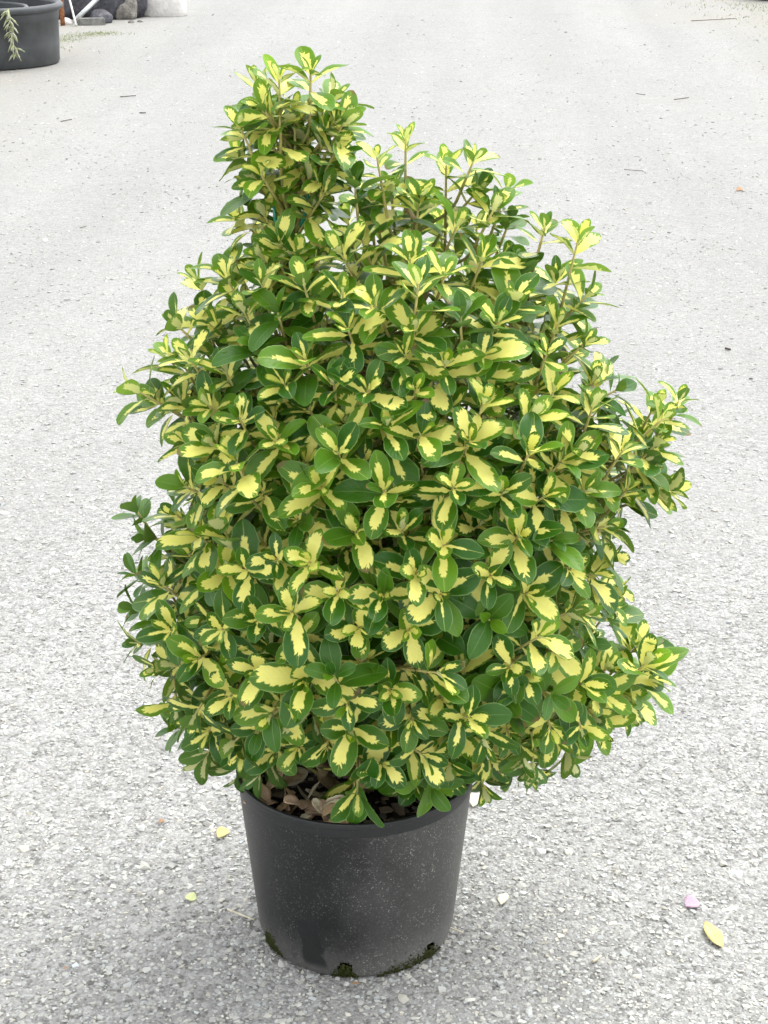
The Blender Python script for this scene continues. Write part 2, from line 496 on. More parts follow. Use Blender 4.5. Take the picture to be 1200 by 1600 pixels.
def lump(name, loc, size, mat, seed, amp=0.25, sub=3, flat=0.25):
    import bmesh
    bm = bmesh.new()
    bmesh.ops.create_icosphere(bm, subdivisions=sub, radius=1.0)
    r_ = np.random.default_rng(seed)
    fr = r_.normal(0, 1.6, (7, 3)); ph = r_.uniform(0, 6.28, 7)
    for v in bm.verts:
        c = np.array(v.co)
        d = 1 + amp * float(np.sum(np.sin(fr @ c * 1.6 + ph)) / 4)
        q = c * d
        q = np.sign(q) * np.abs(q) ** 0.82
        q *= np.array(size)
        q[2] = max(q[2], -size[2] * flat)
        v.co = q
    me = bpy.data.meshes.new(name)
    bm.to_mesh(me); bm.free()
    me.polygons.foreach_set("use_smooth", np.ones(len(me.polygons), dtype=bool))
    me.materials.append(mat)
    o = bpy.data.objects.new(name, me)
    o.location = (loc[0], loc[1], loc[2] + size[2] * flat - 0.004)
    return link(o)

def rod(name, a, b, r, mat, label, cat, bend=0.0):
    a, b = Vector(a), Vector(b)
    m = (a + b) / 2 + Vector((0, 0, bend))
    v, f = tube([a, a.lerp(m, .5), m, m.lerp(b, .5), b], r, 10)
    return tag(mesh_np(name, v, f, mat), label, cat)

rod("iron_stake", (-3.045, 15.1, -0.02), (-3.055, 15.12, 0.72), 0.022, M_RUST, "rusty iron stake standing upright just behind the big tub", "stake")
rod("white_pipe", (-2.90, 15.0, 0.012), (-3.00, 15.3, 0.23), 0.010, M_WHITEPIPE, "thin white plastic pipe propped steeply beside the rusty stake", "pipe")
rod("steel_pipe", (-2.95, 15.35, 0.04), (-2.62, 15.75, 0.36), 0.024, M_STEEL, "grey steel pipe leaning up to the right over the rubble", "pipe")
rod("thin_rail", (-3.07, 15.55, 0.26), (-2.60, 15.6, 0.30), 0.011, M_STEEL, "thin grey rail lying across the heap of black film", "rail", -0.01)
tag(lump("plastic_film", (-2.92, 15.95, 0.0), (0.50, 0.26, 0.36), M_FILM, 3, 0.35), "crumpled black plastic film heaped behind the pipes", "plastic film")
tag(lump("plastic_bag", (-2.72, 15.4, 0), (0.12, 0.10, 0.10), M_FILM, 5, 0.3), "small shiny black plastic bag beside the dark block", "bag")
tag(lump("grey_rock", (-2.52, 15.75, 0), (0.11, 0.10, 0.16), M_ROCK, 8, 0.25), "brownish grey rock leaning on the pale sack", "rock")
tag(lump("white_sack", (-2.21, 16.1, 0), (0.25, 0.16, 0.24), M_SACK, 12, 0.12, 4), "bulging off-white sack lying at the gravel's edge", "sack")
for i, (x, y, s) in enumerate([(-3.02, 15.2, .05), (-3.11, 15.0, .045), (-2.93, 15.35, .05), (-3.06, 15.35, .06), (-2.42, 15.35, .035), (-2.34, 15.42, .03), (-3.2, 14.9, .06)]):
    tag(lump("rubble_stone", (x, y, 0), (s, s * .8, s * .7), M_ROCK if i % 3 else M_SACK, 30 + i, 0.3, 2),
        ["whitish stone just right of the propped white pipe's foot", "grey stone in front of the rusty stake", "grey stone at the foot of the leaning steel pipe", "pale stone behind the propped white pipe",
         "grey stone in front of the brownish rock", "small grey stone in front of the pale sack", "white stone between the tub and the stake"][i], "stone", "stones among the rubble")

def box(name, loc, size, mat, rz=0.0, bev=0.01):
    import bmesh
    bm = bmesh.new()
    bmesh.ops.create_cube(bm, size=1.0)
    for v in bm.verts: v.co = Vector((v.co.x * size[0], v.co.y * size[1], (v.co.z + .5) * size[2]))
    bmesh.ops.bevel(bm, geom=bm.edges[:], offset=bev, segments=2, affect='EDGES')
    me = bpy.data.meshes.new(name); bm.to_mesh(me); bm.free()
    me.materials.append(mat)
    o = bpy.data.objects.new(name, me); o.location = loc; o.rotation_euler = (0, 0, rz)
    return link(o)
tag(box("concrete_block", (-2.78, 15.18, -0.01), (0.26, 0.12, 0.075), M_CONCRETE, R(12)), "low dark concrete block edging the gravel below the pipes", "block")
t3 = tub("dark_planter", 0.30, 0.42, 0.03, (4.42, 17.95, 0), M_RIM)
tag(t3, "dark planter whose foot shows at the photo's upper right corner", "planter")

def grass(name, spots, n, hmin, hmax, label):
    def fp(i):
        cx, cy, sx, sy = spots[int(rng.integers(len(spots)))]
        return (cx + rng.normal(0, sx), cy + rng.normal(0, sy), -0.003)
    v, f = blades(n, fp, hmin, hmax, 0.0035, 0.5)
    return tag(mesh_np(name, v, f, M_GRASS, smooth=False), label, "grass", kind="stuff")
grass("grass", [(-2.95, 13.35, .10, .16), (-2.83, 13.9, .10, .12), (-2.62, 14.35, .12, .10), (-2.75, 14.15, .10, .12), (-2.98, 12.9, .06, .2)], 4200, 0.006, 0.022, "thin green grass creeping out beside the large tub")
grass("grass", [(4.0, 15.3, .35, .6), (3.7, 17.3, .4, .4), (4.3, 17.0, .3, .3)], 600, 0.01, 0.03, "sparse olive grass at the right-hand edge of the yard")

# ------------------------------------------------------------------ the nursery pot
HOLES = [(R(264.5), 0.085), (R(209), 0.085), (R(318), 0.085), (R(20), 0.085), (R(150), 0.085)]
def r_out(z):
    return float(np.interp(z, [0, .006, .025, .285], [.160, .1665, .1715, .1990]))

def build_pot():
    root = empty("nursery_pot", (0, 0, 0))
    tag(root, "dusty black plastic nursery pot holding the variegated shrub", "pot")
    S = 256
    zs = [.006, .009, .012, .015, .018, .021, .025, .029, .033, .037, .041]
    prof = [(0.0, 0.004), (0.153, 0.004), (0.160, 0.0)] + [(r_out(z), z) for z in zs + [.05, .08, .12, .16, .20, .24, .27, .296]]
    inner = [(r_out(z) - .005, z) for z in [.29, .24, .16, .08, .05] + zs[::-1]]
    def cut(pr):
        def skip(i, k):
            z = (pr[i][1] + pr[i + 1][1]) / 2
            if z < .004 or z > .045 or pr[i][0] < .14: return False
            a = 2 * math.pi * (k + .5) / S
            return any(((((a - h + math.pi) % (2 * math.pi)) - math.pi) / w) ** 2 + (z / .038) ** 4 < 1 for h, w in HOLES)
        return skip
    skip, skip2 = cut(prof), cut(inner)
    v, f = merge([lathe(prof, S, skip), lathe(inner, S, skip2)])
    mesh_np("pot_wall", v, f, M_POT, root)
    S = 128
    lip = [(.1992, .2940), (.2006, .2942), (.2011, .2948), (.2013, .2956), (.2022, .3090), (.2023, .3096), (.2029, .3102), (.2030, .3108), (.2034, .3185), (.2032, .3192), (.2025, .3198),
           (.1985, .3200), (.1978, .3197), (.1975, .3190), (.1968, .3060), (.1964, .3052), (.1945, .3048), (.1940, .3040), (.1925, .28)]
    v, f = lathe(lip, S)
    mesh_np("pot_rim", v, f, M_RIM, root)
    # soil plug, uneven top
    V = []; F = []
    rings = [0.0, .03, .06, .09, .12, .15, .172, .187]
    S2 = 48
    for r in rings:
        for k in range(S2):
            a = 2 * math.pi * k / S2
            x, y = r * math.cos(a), r * math.sin(a)
            V.append((x, y, .262 + .008 * math.sin(x * 40 + 1) * math.cos(y * 36) + .006 * rng.random() - .02 * max(0, x) / .18))
    for i in range(len(rings) - 1):
        for k in range(S2):
            F.append((i * S2 + k, (i + 1) * S2 + k, (i + 1) * S2 + (k + 1) % S2, i * S2 + (k + 1) % S2))
    vs, fs = lathe([(.155, .012), (.162, .05), (.188, .262)], S2)
    v, f = merge([(V, F), (vs, fs)])
    mesh_np("soil", v, f, M_SOIL, root)
    # crumbs of bark and dead leaf over the soil
    n = 420; ang = rng.uniform(0, 6.283, n); rr = .182 * np.sqrt(rng.random(n)); s = .004 * np.exp(rng.normal(0, .45, n))
    CV = CUBE_V[None] + rng.normal(0, .25, (n, 8, 3))
    CV = CV * np.stack([s * 1.6, s, s * .5], 1)[:, None, :]
    ca_, sa_ = np.cos(ang * 7)[:, None], np.sin(ang * 7)[:, None]
    X = CV[:, :, 0] * ca_ - CV[:, :, 1] * sa_ + (rr * np.cos(ang))[:, None]; Y = CV[:, :, 0] * sa_ + CV[:, :, 1] * ca_ + (rr * np.sin(ang))[:, None]
    Zc = CV[:, :, 2] + (.269 - .02 * np.maximum(0, rr * np.cos(ang)) / .18)[:, None]
    cv = rng.uniform(.03, .22, n); CC = np.stack([cv, cv * .66, cv * .4, np.ones(n)], 1)
    o = mesh_np("bark_crumbs", np.stack([X, Y, Zc], 2).reshape(-1, 3), (CUBE_F[None] + (np.arange(n) * 8)[:, None, None]).reshape(-1, 3), M_STONE, root, smooth=False, attrs={"stone_col": np.repeat(CC, 8, 0)})
    o["kind"] = "stuff"
    # moss round the drainage holes and along the foot
    def moss(a0, a1, zt, n, h):
        V = []; F = []
        for i in range(n):
            q = rng.random(); a = a0 + (a1 - a0) * q
            env = math.sin(math.pi * min(max(q, .03), .97)) ** .6
            z = abs(rng.normal(0, .45)) * zt * env
            rr = r_out(max(z, .0)) - .002
            # lobes: small faceted tufts
            c = Vector((rr * math.cos(a), rr * math.sin(a), z))
            out = Vector((math.cos(a), math.sin(a), .25)).normalized()
            s = h * rng.uniform(.5, 1.3)
            tx = out.orthogonal().normalized(); ty = out.cross(tx)
            b = len(V)
            for j in range(4):
                th = j * math.pi / 2 + rng.uniform(-.4, .4)
                V.append(c + (tx * math.cos(th) + ty * math.sin(th)) * s * .5)
            V.append(c + out * s * rng.uniform(.5, 1.2) + Vector(rng.normal(0, s * .25, 3)))
            F += [(b, b + 1, b + 4), (b + 1, b + 2, b + 4), (b + 2, b + 3, b + 4), (b + 3, b, b + 4)]
        o = mesh_np("moss", V, F, M_MOSS, root, smooth=False)
        o["kind"] = "stuff"
    moss(R(203), R(222), .052, 1100, .0042)
    moss(R(256), R(272), .030, 620, .0045)
    moss(R(283), R(331), .030, 1500, .0045)
    moss(R(225), R(256), .003, 120, .0025)
    return root
POT = build_pot()

# ------------------------------------------------------------------ leaf material
def leaf_material():
    t = NT("variegated_leaf")
    uvn = t.n('ShaderNodeUVMap', uv_map="leaf_uv")
    u, vv, _ = t.sep(uvn.outputs[0])[:3]
    var = t.sep(t.attr("leaf_var"))
    r1, r2, r3 = var[0], var[1], var[2]
    s = t.math('MULTIPLY', t.math('SUBTRACT', vv, 0.5), 2.0)
    sa = t.math('ABSOLUTE', s)
    sp = t.math('SUBTRACT', s, t.math('MULTIPLY', t.math('SUBTRACT', r1, 0.5), 0.45))
    a = t.math('ABSOLUTE', sp)
    tt = t.math('SUBTRACT', u, t.math('MULTIPLY', a, 0.32))
    w = t.math('ADD', t.math('ADD', t.math('MULTIPLY', tt, 9.0), t.math('MULTIPLY', r1, 91.0)), t.math('MULTIPLY', t.math('SIGN', sp), 17.3))
    teeth = t.noise(None, 1.0, 1.2, 0.6, 0, '1D', w)
    L = t.math('ADD', 0.62, t.math('ADD', t.math('MULTIPLY', r2, 0.26), t.math('MULTIPLY', t.math('SUBTRACT', teeth, 0.5), 0.26)))
    p = t.math('POWER', t.math('MULTIPLY', t.math('SUBTRACT', L, tt), 4.5, clamp=True), 0.6)
    W0 = t.math('ADD', 0.12, t.math('MULTIPLY', r2, 0.62))
    wid = t.math('MULTIPLY', t.math('MULTIPLY', W0, p), t.math('ADD', 0.68, t.math('MULTIPLY', teeth, 0.64)))
    low = t.noise(None, 1.0, 1, 0.5, 0, '1D', t.math('ADD', t.math('MULTIPLY', tt, 2.4), t.math('ADD', t.math('MULTIPLY', r1, 313.0), t.math('MULTIPLY', t.math('SIGN', sp), 5.1))))
    wid = t.math('MULTIPLY', wid, t.math('ADD', 0.45, t.math('MULTIPLY', low, 1.1)))
    wid = t.math('ADD', wid, t.math('MULTIPLY', t.math('MULTIPLY', t.math('SUBTRACT', 0.26, u), 4.0, clamp=True), 0.8))
    mask = t.step(t.math('SUBTRACT', wid, a), -0.045, 0.045)
    has = t.step(r2, 0.01, 0.03)
    mask = t.math('MULTIPLY', mask, has)
    halo = t.math('MULTIPLY', t.step(t.math('SUBTRACT', t.math('ADD', wid, 0.09), a), -0.03, 0.05), has)
    nz = t.noise(uvn.outputs[0], 9, 2, 0.6)
    green = t.mix(t.math('MULTIPLY', nz, 0.7), (0.0125, 0.066, 0.0025), (0.035, 0.145, 0.005))
    green = t.mix(t.math('MULTIPLY', halo, 0.15), green, (0.09, 0.22, 0.03))
    green = t.mix(r3, green, (0.180, 0.360, 0.015))
    cream = t.mix(nz, (0.82, 0.76, 0.145), (0.87, 0.82, 0.26))
    cream = t.mix(t.math('MULTIPLY', r3, 0.5), cream, (0.78, 0.78, 0.18))
    # midrib on plain leaves, pale margin on all
    rib = t.math('MULTIPLY', t.step(sa, 0.055, 0.025), t.math('SUBTRACT', 1.0, t.math('MULTIPLY', u, 0.6)))
    col = t.mix(t.math('MULTIPLY', rib, 0.45), green, (0.24, 0.36, 0.10))
    col = t.mix(mask, col, cream)
    col = t.mix(t.math('MULTIPLY', t.step(sa, 0.90, 0.97), 0.55), col, (0.28, 0.42, 0.13))
    worn = t.math('MULTIPLY', t.step(t.math('ADD', u, t.math('MULTIPLY', nz, 0.35)), 1.06, 1.12), t.step(r1, 0.86, 0.88))
    col = t.mix(t.math('MULTIPLY', worn, 0.8), col, (0.16, 0.085, 0.03))
    # paler, duller underside
    back = t.n('ShaderNodeNewGeometry').outputs['Backfacing']
    under = t.mix(mask, t.mix(r3, (0.075, 0.17, 0.038), (0.17, 0.32, 0.06)), (0.64, 0.64, 0.32))
    col = t.mix(back, col, under)
    vein = t.math('SINE', t.math('MULTIPLY', t.math('SUBTRACT', u, t.math('MULTIPLY', sa, 0.3)), 52.0))
    h = t.math('ADD', t.math('MULTIPLY', vein, 0.25), t.math('ADD', t.math('MULTIPLY', rib, -1.0), nz))
    nb = t.bump(h, 0.22, 0.0012)
    rough = t.math('ADD', 0.30, t.math('ADD', t.math('MULTIPLY', nz, 0.14), t.math('MULTIPLY', back, 0.28)))
    pr = t.bsdf(col, rough, 0.34, nb)
    tr = t.n('ShaderNodeBsdfTranslucent')
    t.l(t.mix(1.0, t.mix(0.35, col, (0.45, 0.62, 0.06)), (1.0, 1.0, 0.75), 'MULTIPLY'), tr.inputs[0])
    mx = t.n('ShaderNodeMixShader')
    t.l(t.math('ADD', 0.15, t.math('MULTIPLY', r3, 0.22)), mx.inputs[0])
    t.l(pr, mx.inputs[1]); t.l(tr.outputs[0], mx.inputs[2])
    return t.done(mx.outputs[0])
M_LEAF = leaf_material()

# ------------------------------------------------------------------ leaf shapes
LU = np.array([0, .075, .20, .36, .53, .69, .83, .94, 1.0])
LS = np.array([-1, -.52, 0, .52, 1.0])
def leaf_mesh_arrays(g, wr, fold, curl, wave, twist, pw=1.12):
    V = []; UV = []
    for ui, u in enumerate(LU):
        b = (u - .06) / .94
        w = 0.035 * .5 if u < .06 else max(.5 * wr * math.sin(math.pi * min(max(b, 0.02), .995) ** pw) ** .50, .0175)
        if u == 1.0: w = .06 * wr
        for s in LS:
            jit = 1 + (g.normal(0, .025) if abs(s) == 1 and 0.1 < u < .99 else 0)
            y = s * w * jit
            z = fold * abs(y) * (1 - .35 * abs(s)) - curl * max(u - .15, 0) ** 2 + wave * math.sin(u * 9 + s * 2.0) * abs(s) * .5 + twist * y * u
            V.append((u, y, z)); UV.append((u, .5 + .5 * s))
    return np.array(V), np.array(UV)
nU, nS = len(LU), len(LS)
LF = np.array([(i * nS + j, (i + 1) * nS + j, (i + 1) * nS + j + 1, i * nS + j + 1) for i in range(nU - 1) for j in range(nS - 1)])
# (u along x, s along y): counter-clockwise seen from +z

POOL = []          # (V, UV, var)
CAT = {0: [], 1: [], 2: [], 3: []}
g = np.random.default_rng(5)
for cat, n in ((0, 44), (1, 14), (2, 22), (3, 26)):
    for i in range(n):
        V, UV = leaf_mesh_arrays(g, g.uniform(.46, .60), g.uniform(.08, .60), g.uniform(-.05, .42), g.uniform(0, .045), g.normal(0, .28), g.uniform(1.08, 1.42))
        if cat == 0: var = (g.random(), float(np.clip(g.normal(.45, .27), .04, 1.2)), float(np.clip(g.normal(.10, .14), 0, .5)))
        elif cat == 1: var = (g.random(), 0.0, float(np.clip(g.normal(.16, .14), 0, .5)))
        elif cat == 3: var = (g.random(), float(np.clip(g.normal(.58, .2), .2, 1.0)), g.uniform(.22, .55))
        else: var = (g.random(), float(np.clip(g.normal(.72, .2), .3, 1.0)), g.uniform(.45, .95))
        CAT[cat].append(len(POOL))
        POOL.append((V, UV, var))
POOL_ME = {}
def pool_mesh(i):
    if i in POOL_ME: return POOL_ME[i]
    V, UV, var = POOL[i]
    me = bpy.data.meshes.new("leaf")
    me.from_pydata([tuple(v) for v in V], [], [tuple(int(k) for k in q) for q in LF])
    finish_leaf(me, UV, np.tile(np.array([*var, 1.0]), (len(V), 1)))
    POOL_ME[i] = me
    return me
def finish_leaf(me, UV, var):
    uvl = me.uv_layers.new(name="leaf_uv")
    idx = np.empty(len(me.loops), dtype=np.int32)
    me.loops.foreach_get("vertex_index", idx)
    uvl.data.foreach_set("uv", UV[idx].astype(np.float32).ravel())
    a = me.attributes.new("leaf_var", 'FLOAT_COLOR', 'POINT')
    a.data.foreach_set("color", var.astype(np.float32).ravel())
    me.polygons.foreach_set("use_smooth", np.ones(len(me.polygons), dtype=bool))
    me.materials.append(M_LEAF)
    me.update()

# ------------------------------------------------------------------ shrub: where the shoots are
# crown profile: (height, centre x, radius of the shell on which shoot tips sit)
PROFILE = [(0.261, 0.016, 0.132), (0.310, 0.038, 0.240), (0.372, 0.054, 0.330), (0.432, 0.066, 0.359), (0.492, 0.062, 0.381), (0.551, 0.049, 0.380), (0.609, 0.033, 0.367), (0.666, 0.044, 0.369), (0.723, 0.046, 0.364), (0.779, 0.064, 0.368), (0.834, 0.082, 0.353), (0.888, 0.082, 0.350), (0.941, 0.057, 0.352), (0.994, 0.039, 0.332), (1.046, 0.037, 0.307), (1.097, 0.044, 0.282), (1.148, 0.054, 0.260), (1.198, 0.049, 0.229), (1.248, 0.064, 0.125), (1.296, 0.112, 0.046), (1.333, 0.114, 0.020)]
SHOOTS = [
    (-0.143, 0.049, 1.45, -0.23, -0.1, 0.97, 2, 0.95), (-0.103, -0.046, 1.469, 0, -0, 1, 2, 0.95), (-0.057, -0.05, 1.479, 0.04, -0.14, 0.99, 0, 0.95),
    (-0.029, 0.04, 1.428, 0.27, -0.07, 0.96, 0, 1), (-0.162, -0.03, 1.396, -0.37, -0.13, 0.92, 0, 1), (-0.107, 0.047, 1.374, -0.08, -0.34, 0.94, 0, 1),
    (-0.01, -0.026, 1.404, 0.49, -0.15, 0.86, 0, 1), (-0.063, -0.012, 1.383, 0.11, -0.34, 0.93, 0, 1), (-0.025, -0.038, 1.359, 0.44, -0.29, 0.85, 0, 1),
    (-0.169, 0.049, 1.339, -0.67, -0.23, 0.71, 0, 1), (-0.148, 0.026, 1.304, -0.62, -0.24, 0.75, 0, 1), (-0.076, 0.003, 1.333, 0.07, -0.4, 0.92, 0, 1),
    (-0.177, 0.049, 1.245, -0.71, -0.24, 0.66, 0, 0.95), (-0.133, 0.008, 1.259, -0.34, -0.46, 0.82, 0, 0.9), (-0.039, -0.046, 1.303, 0.51, -0.31, 0.81, 0, 1),
    (-0.083, -0.031, 1.424, 0, -0.21, 0.98, 2, 0.9), (-0.108, -0.063, 1.204, -0.34, -0.27, 0.9, 0, 0.9), (0.082, 0.05, 1.367, 0, -0.04, 1, 2, 0.85),
    (0.006, -0.05, 1.317, -0.08, -0.14, 0.99, 1, 1), (0.031, -0.015, 1.264, -0.07, -0.11, 0.99, 1, 0.9), (0.06, -0.003, 1.3, -0.08, -0.24, 0.97, 0, 1.05),
    (0.101, -0.025, 1.287, 0.06, -0.3, 0.95, 0, 1.1), (0.144, 0.042, 1.329, 0, -0.07, 1, 2, 0.9), (0.185, 0.03, 1.338, 0.37, -0.07, 0.93, 0, 0.85),
    (0.194, 0.045, 1.291, 0.64, -0.07, 0.76, 0, 0.9), (0.215, -0.013, 1.273, 0.43, -0.08, 0.9, 0, 0.9), (0.158, -0.035, 1.251, 0.36, -0.21, 0.91, 0, 1),
    (0.243, 0.049, 1.241, 0.33, -0.07, 0.94, 1, 0.85), (0.087, -0.119, 1.221, -0.03, -0.32, 0.95, 0, 1), (0.016, -0.075, 1.24, -0.31, -0.27, 0.91, 0, 1),
    (-0.014, -0.1, 1.223, -0.46, -0.28, 0.84, 0, 1), (0.138, -0.137, 1.202, 0.25, -0.33, 0.91, 0, 1), (0.196, -0.074, 1.211, 0.3, -0.21, 0.93, 0, 1),
    (0.254, -0.044, 1.188, 0.3, -0.1, 0.95, 1, 0.95), (0.242, -0.116, 1.159, 0.27, -0.36, 0.89, 0, 1.05), (0.315, 0.015, 1.157, 0.15, -0.21, 0.97, 0, 1),
    (0.341, -0.041, 1.233, 0.2, -0.04, 0.98, 2, 1), (0.358, -0.049, 1.149, 0.68, -0.08, 0.73, 0, 0.95), (0.346, 0.049, 1.1, 0.64, -0.33, 0.69, 0, 0.9),
    (0.092, -0.211, 1.138, 0.04, -0.57, 0.82, 0, 1), (0.079, -0.222, 1.105, -0.14, -0.66, 0.74, 0, 0.9), (0.216, -0.16, 1.138, 0.33, -0.45, 0.83, 0, 1),
    (0.193, -0.189, 1.095, 0.24, -0.61, 0.76, 0, 1), (0.357, -0.046, 1.074, 0.68, -0.15, 0.72, 0, 0.9), (0.393, 0.046, 0.999, 0.32, -0.15, 0.93, 0, 1),
    (0.138, -0.216, 1.089, 0.17, -0.63, 0.75, 0, 1), (-0.245, 0.049, 1.149, -0.46, 0, 0.89, 2, 0.85), (-0.195, -0.003, 1.178, -0.23, -0.21, 0.95, 0, 0.95),
    (-0.158, -0.111, 1.138, -0.36, -0.29, 0.89, 2, 1.05), (-0.106, -0.156, 1.15, -0.18, -0.41, 0.89, 1, 0.95), (-0.203, -0.069, 1.104, -0.56, -0.2, 0.8, 0, 0.95),
    (-0.269, -0.049, 1.105, -0.68, -0.08, 0.73, 0, 0.85), (-0.131, -0.112, 1.181, -0.21, -0.24, 0.95, 0, 0.9), (-0.068, -0.146, 1.19, -0.22, -0.33, 0.92, 0, 0.9),
    (-0.292, 0.03, 1.029, -0.52, -0.13, 0.85, 2, 1), (-0.334, -0.049, 0.999, -0.84, -0.08, 0.54, 2, 0.95), (-0.305, -0.021, 0.97, -0.73, -0.33, 0.6, 0, 0.9),
    (-0.211, -0.155, 1.007, -0.45, -0.52, 0.73, 0, 1), (-0.186, -0.147, 1.057, -0.35, -0.39, 0.85, 0, 1), (-0.139, -0.162, 1.1, -0.19, -0.49, 0.85, 1, 1),
    (-0.064, -0.209, 1.095, -0.11, -0.54, 0.84, 0, 1.05), (-0.095, -0.212, 1.059, -0.2, -0.61, 0.77, 0, 0.95), (-0.023, -0.232, 1.064, -0.06, -0.62, 0.78, 0, 1),
    (0.026, -0.24, 1.058, -0.01, -0.66, 0.75, 0, 0.95), (0.036, -0.195, 1.171, -0.3, -0.48, 0.82, 0, 1), (-0.003, -0.203, 1.14, -0.2, -0.53, 0.82, 0, 1),
    (-0.202, -0.184, 0.954, -0.52, -0.6, 0.61, 0, 1.05), (-0.254, -0.106, 0.93, -0.86, -0.36, 0.36, 0, 0.95), (-0.193, -0.173, 0.892, -0.42, -0.73, 0.54, 0, 1.1),
    (-0.13, -0.228, 0.897, -0.2, -0.81, 0.56, 0, 1), (-0.105, -0.243, 0.984, -0.12, -0.75, 0.65, 0, 0.95), (-0.016, -0.272, 0.974, -0.05, -0.7, 0.72, 0, 1.2),
    (0.053, -0.26, 1.011, 0.01, -0.61, 0.79, 0, 1.05), (0.102, -0.26, 0.998, 0.12, -0.66, 0.74, 0, 1), (0.171, -0.246, 0.983, 0.11, -0.65, 0.75, 0, 1.1),
    (0.049, -0.289, 0.923, -0.01, -0.77, 0.64, 0, 1.1), (-0.041, -0.273, 0.923, -0.09, -0.8, 0.59, 0, 1.05), (-0.078, -0.251, 0.862, -0.21, -0.84, 0.5, 0, 0.95),
    (0.008, -0.28, 0.854, -0.06, -0.86, 0.5, 0, 1.05), (0.137, -0.285, 0.836, 0.08, -0.86, 0.51, 0, 1.1), (0.149, -0.278, 0.924, 0.07, -0.76, 0.64, 0, 1.05),
    (0.095, -0.296, 0.796, 0.02, -0.88, 0.47, 0, 1), (-0.018, -0.292, 0.765, -0.06, -0.9, 0.42, 0, 1.1), (0.248, -0.252, 0.837, 0.14, -0.85, 0.51, 0, 1.05),
    (0.222, -0.254, 0.906, 0.2, -0.78, 0.6, 0, 0.9), (0.206, -0.265, 0.708, 0.17, -0.96, 0.22, 1, 1.2), (0.086, -0.293, 0.703, 0.03, -0.99, 0.16, 0, 1),
    (0.012, -0.295, 0.708, -0.03, -0.97, 0.23, 0, 0.95), (0.049, -0.3, 0.764, -0.01, -0.92, 0.38, 0, 0.9), (0.299, -0.223, 0.819, 0.4, -0.74, 0.54, 1, 1),
    (0.206, -0.275, 0.784, 0.11, -0.92, 0.38, 0, 0.95), (0.263, -0.239, 0.739, 0.32, -0.91, 0.25, 0, 1), (0.132, -0.294, 0.762, 0.06, -0.93, 0.36, 0, 0.95),
    (0.094, -0.237, 1.057, 0.05, -0.66, 0.75, 0, 0.95), (0.193, -0.218, 1.03, 0.21, -0.48, 0.85, 2, 0.95), (0.264, -0.186, 1, 0.53, -0.32, 0.78, 2, 1.1),
    (0.303, -0.128, 1.02, 0.39, -0.27, 0.88, 2, 1), (0.372, -0.048, 1.011, 0.23, -0.1, 0.97, 0, 1), (0.414, -0.015, 0.99, 0.85, 0, 0.52, 1, 0.8),
    (0.462, 0.041, 0.879, -0.08, -0.21, 0.97, 0, 1), (0.485, -0.029, 0.946, 0.69, -0.07, 0.72, 2, 1), (0.514, 0.005, 0.964, 0.3, -0.07, 0.95, 0, 0.8),
    (0.475, 0.013, 0.821, 0.9, -0.16, 0.4, 0, 1.15), (0.448, 0.051, 0.776, 0.9, -0.4, 0.17, 0, 1), (0.351, -0.172, 0.878, 0.58, -0.45, 0.68, 0, 1.1),
    (0.312, -0.189, 0.933, 0.4, -0.46, 0.79, 0, 1.1), (0.286, -0.226, 0.89, 0.47, -0.65, 0.6, 0, 1), (0.337, -0.16, 0.932, 0.5, -0.36, 0.79, 0, 1),
    (0.379, -0.092, 0.711, 0.77, -0.39, 0.51, 0, 1.05), (0.429, 0.022, 0.635, 0.95, -0.32, 0.06, 0, 0.9), (0.331, -0.191, 0.76, 0.53, -0.81, 0.25, 0, 0.9),
    (0.387, -0.054, 0.936, 0.58, -0.13, 0.8, 1, 0.95), (0.391, -0.114, 0.798, 0.92, -0.25, 0.3, 0, 0.9), (-0.357, 0.045, 0.764, -0.52, 0, 0.85, 1, 0.75),
    (-0.283, -0.021, 0.782, -0.65, -0.26, 0.72, 0, 1.05), (-0.238, -0.136, 0.792, -0.49, -0.55, 0.67, 0, 1.05), (-0.338, 0.021, 0.724, -0.97, -0.18, 0.15, 1, 0.9),
    (-0.157, -0.234, 0.777, -0.18, -0.78, 0.59, 0, 1.1), (-0.305, -0.06, 0.677, -0.58, -0.35, 0.73, 0, 1.1), (-0.368, 0.05, 0.649, -0.87, -0.08, 0.48, 1, 0.9),
    (-0.367, 0.028, 0.595, -0.97, -0.17, 0.19, 1, 0.85), (-0.289, -0.117, 0.623, -0.53, -0.78, 0.34, 0, 1), (-0.368, 0.053, 0.52, -0.98, -0.18, 0.1, 0, 0.85),
    (-0.198, -0.219, 0.671, -0.27, -0.91, 0.32, 0, 1), (-0.241, -0.186, 0.605, -0.39, -0.91, 0.14, 0, 0.95), (-0.324, -0.045, 0.518, -0.94, -0.34, -0.09, 0, 0.85),
    (-0.109, -0.251, 0.801, -0.14, -0.83, 0.54, 0, 0.95), (-0.077, -0.278, 0.685, -0.1, -0.96, 0.25, 0, 0.95), (-0.139, -0.252, 0.703, -0.15, -0.96, 0.25, 0, 0.95),
    (-0.307, 0.038, 0.368, -0.93, -0.25, 0.28, 1, 1.05), (-0.239, -0.085, 0.425, -0.45, -0.89, -0, 0, 1.05), (-0.188, -0.214, 0.555, -0.25, -0.97, 0.03, 0, 1),
    (-0.141, -0.257, 0.618, -0.14, -0.98, 0.15, 0, 0.95), (-0.069, -0.285, 0.616, -0.08, -0.98, 0.17, 0, 1.2), (-0.088, -0.17, 0.442, -0.11, -0.99, 0, 0, 0.9),
    (-0, -0.25, 0.517, 0, -0.99, 0.16, 0, 1.15), (-0.184, -0.105, 0.397, -0.28, -0.79, -0.55, 0, 0.9), (-0.04, -0.206, 0.461, -0.05, -0.95, -0.32, 0, 0.9),
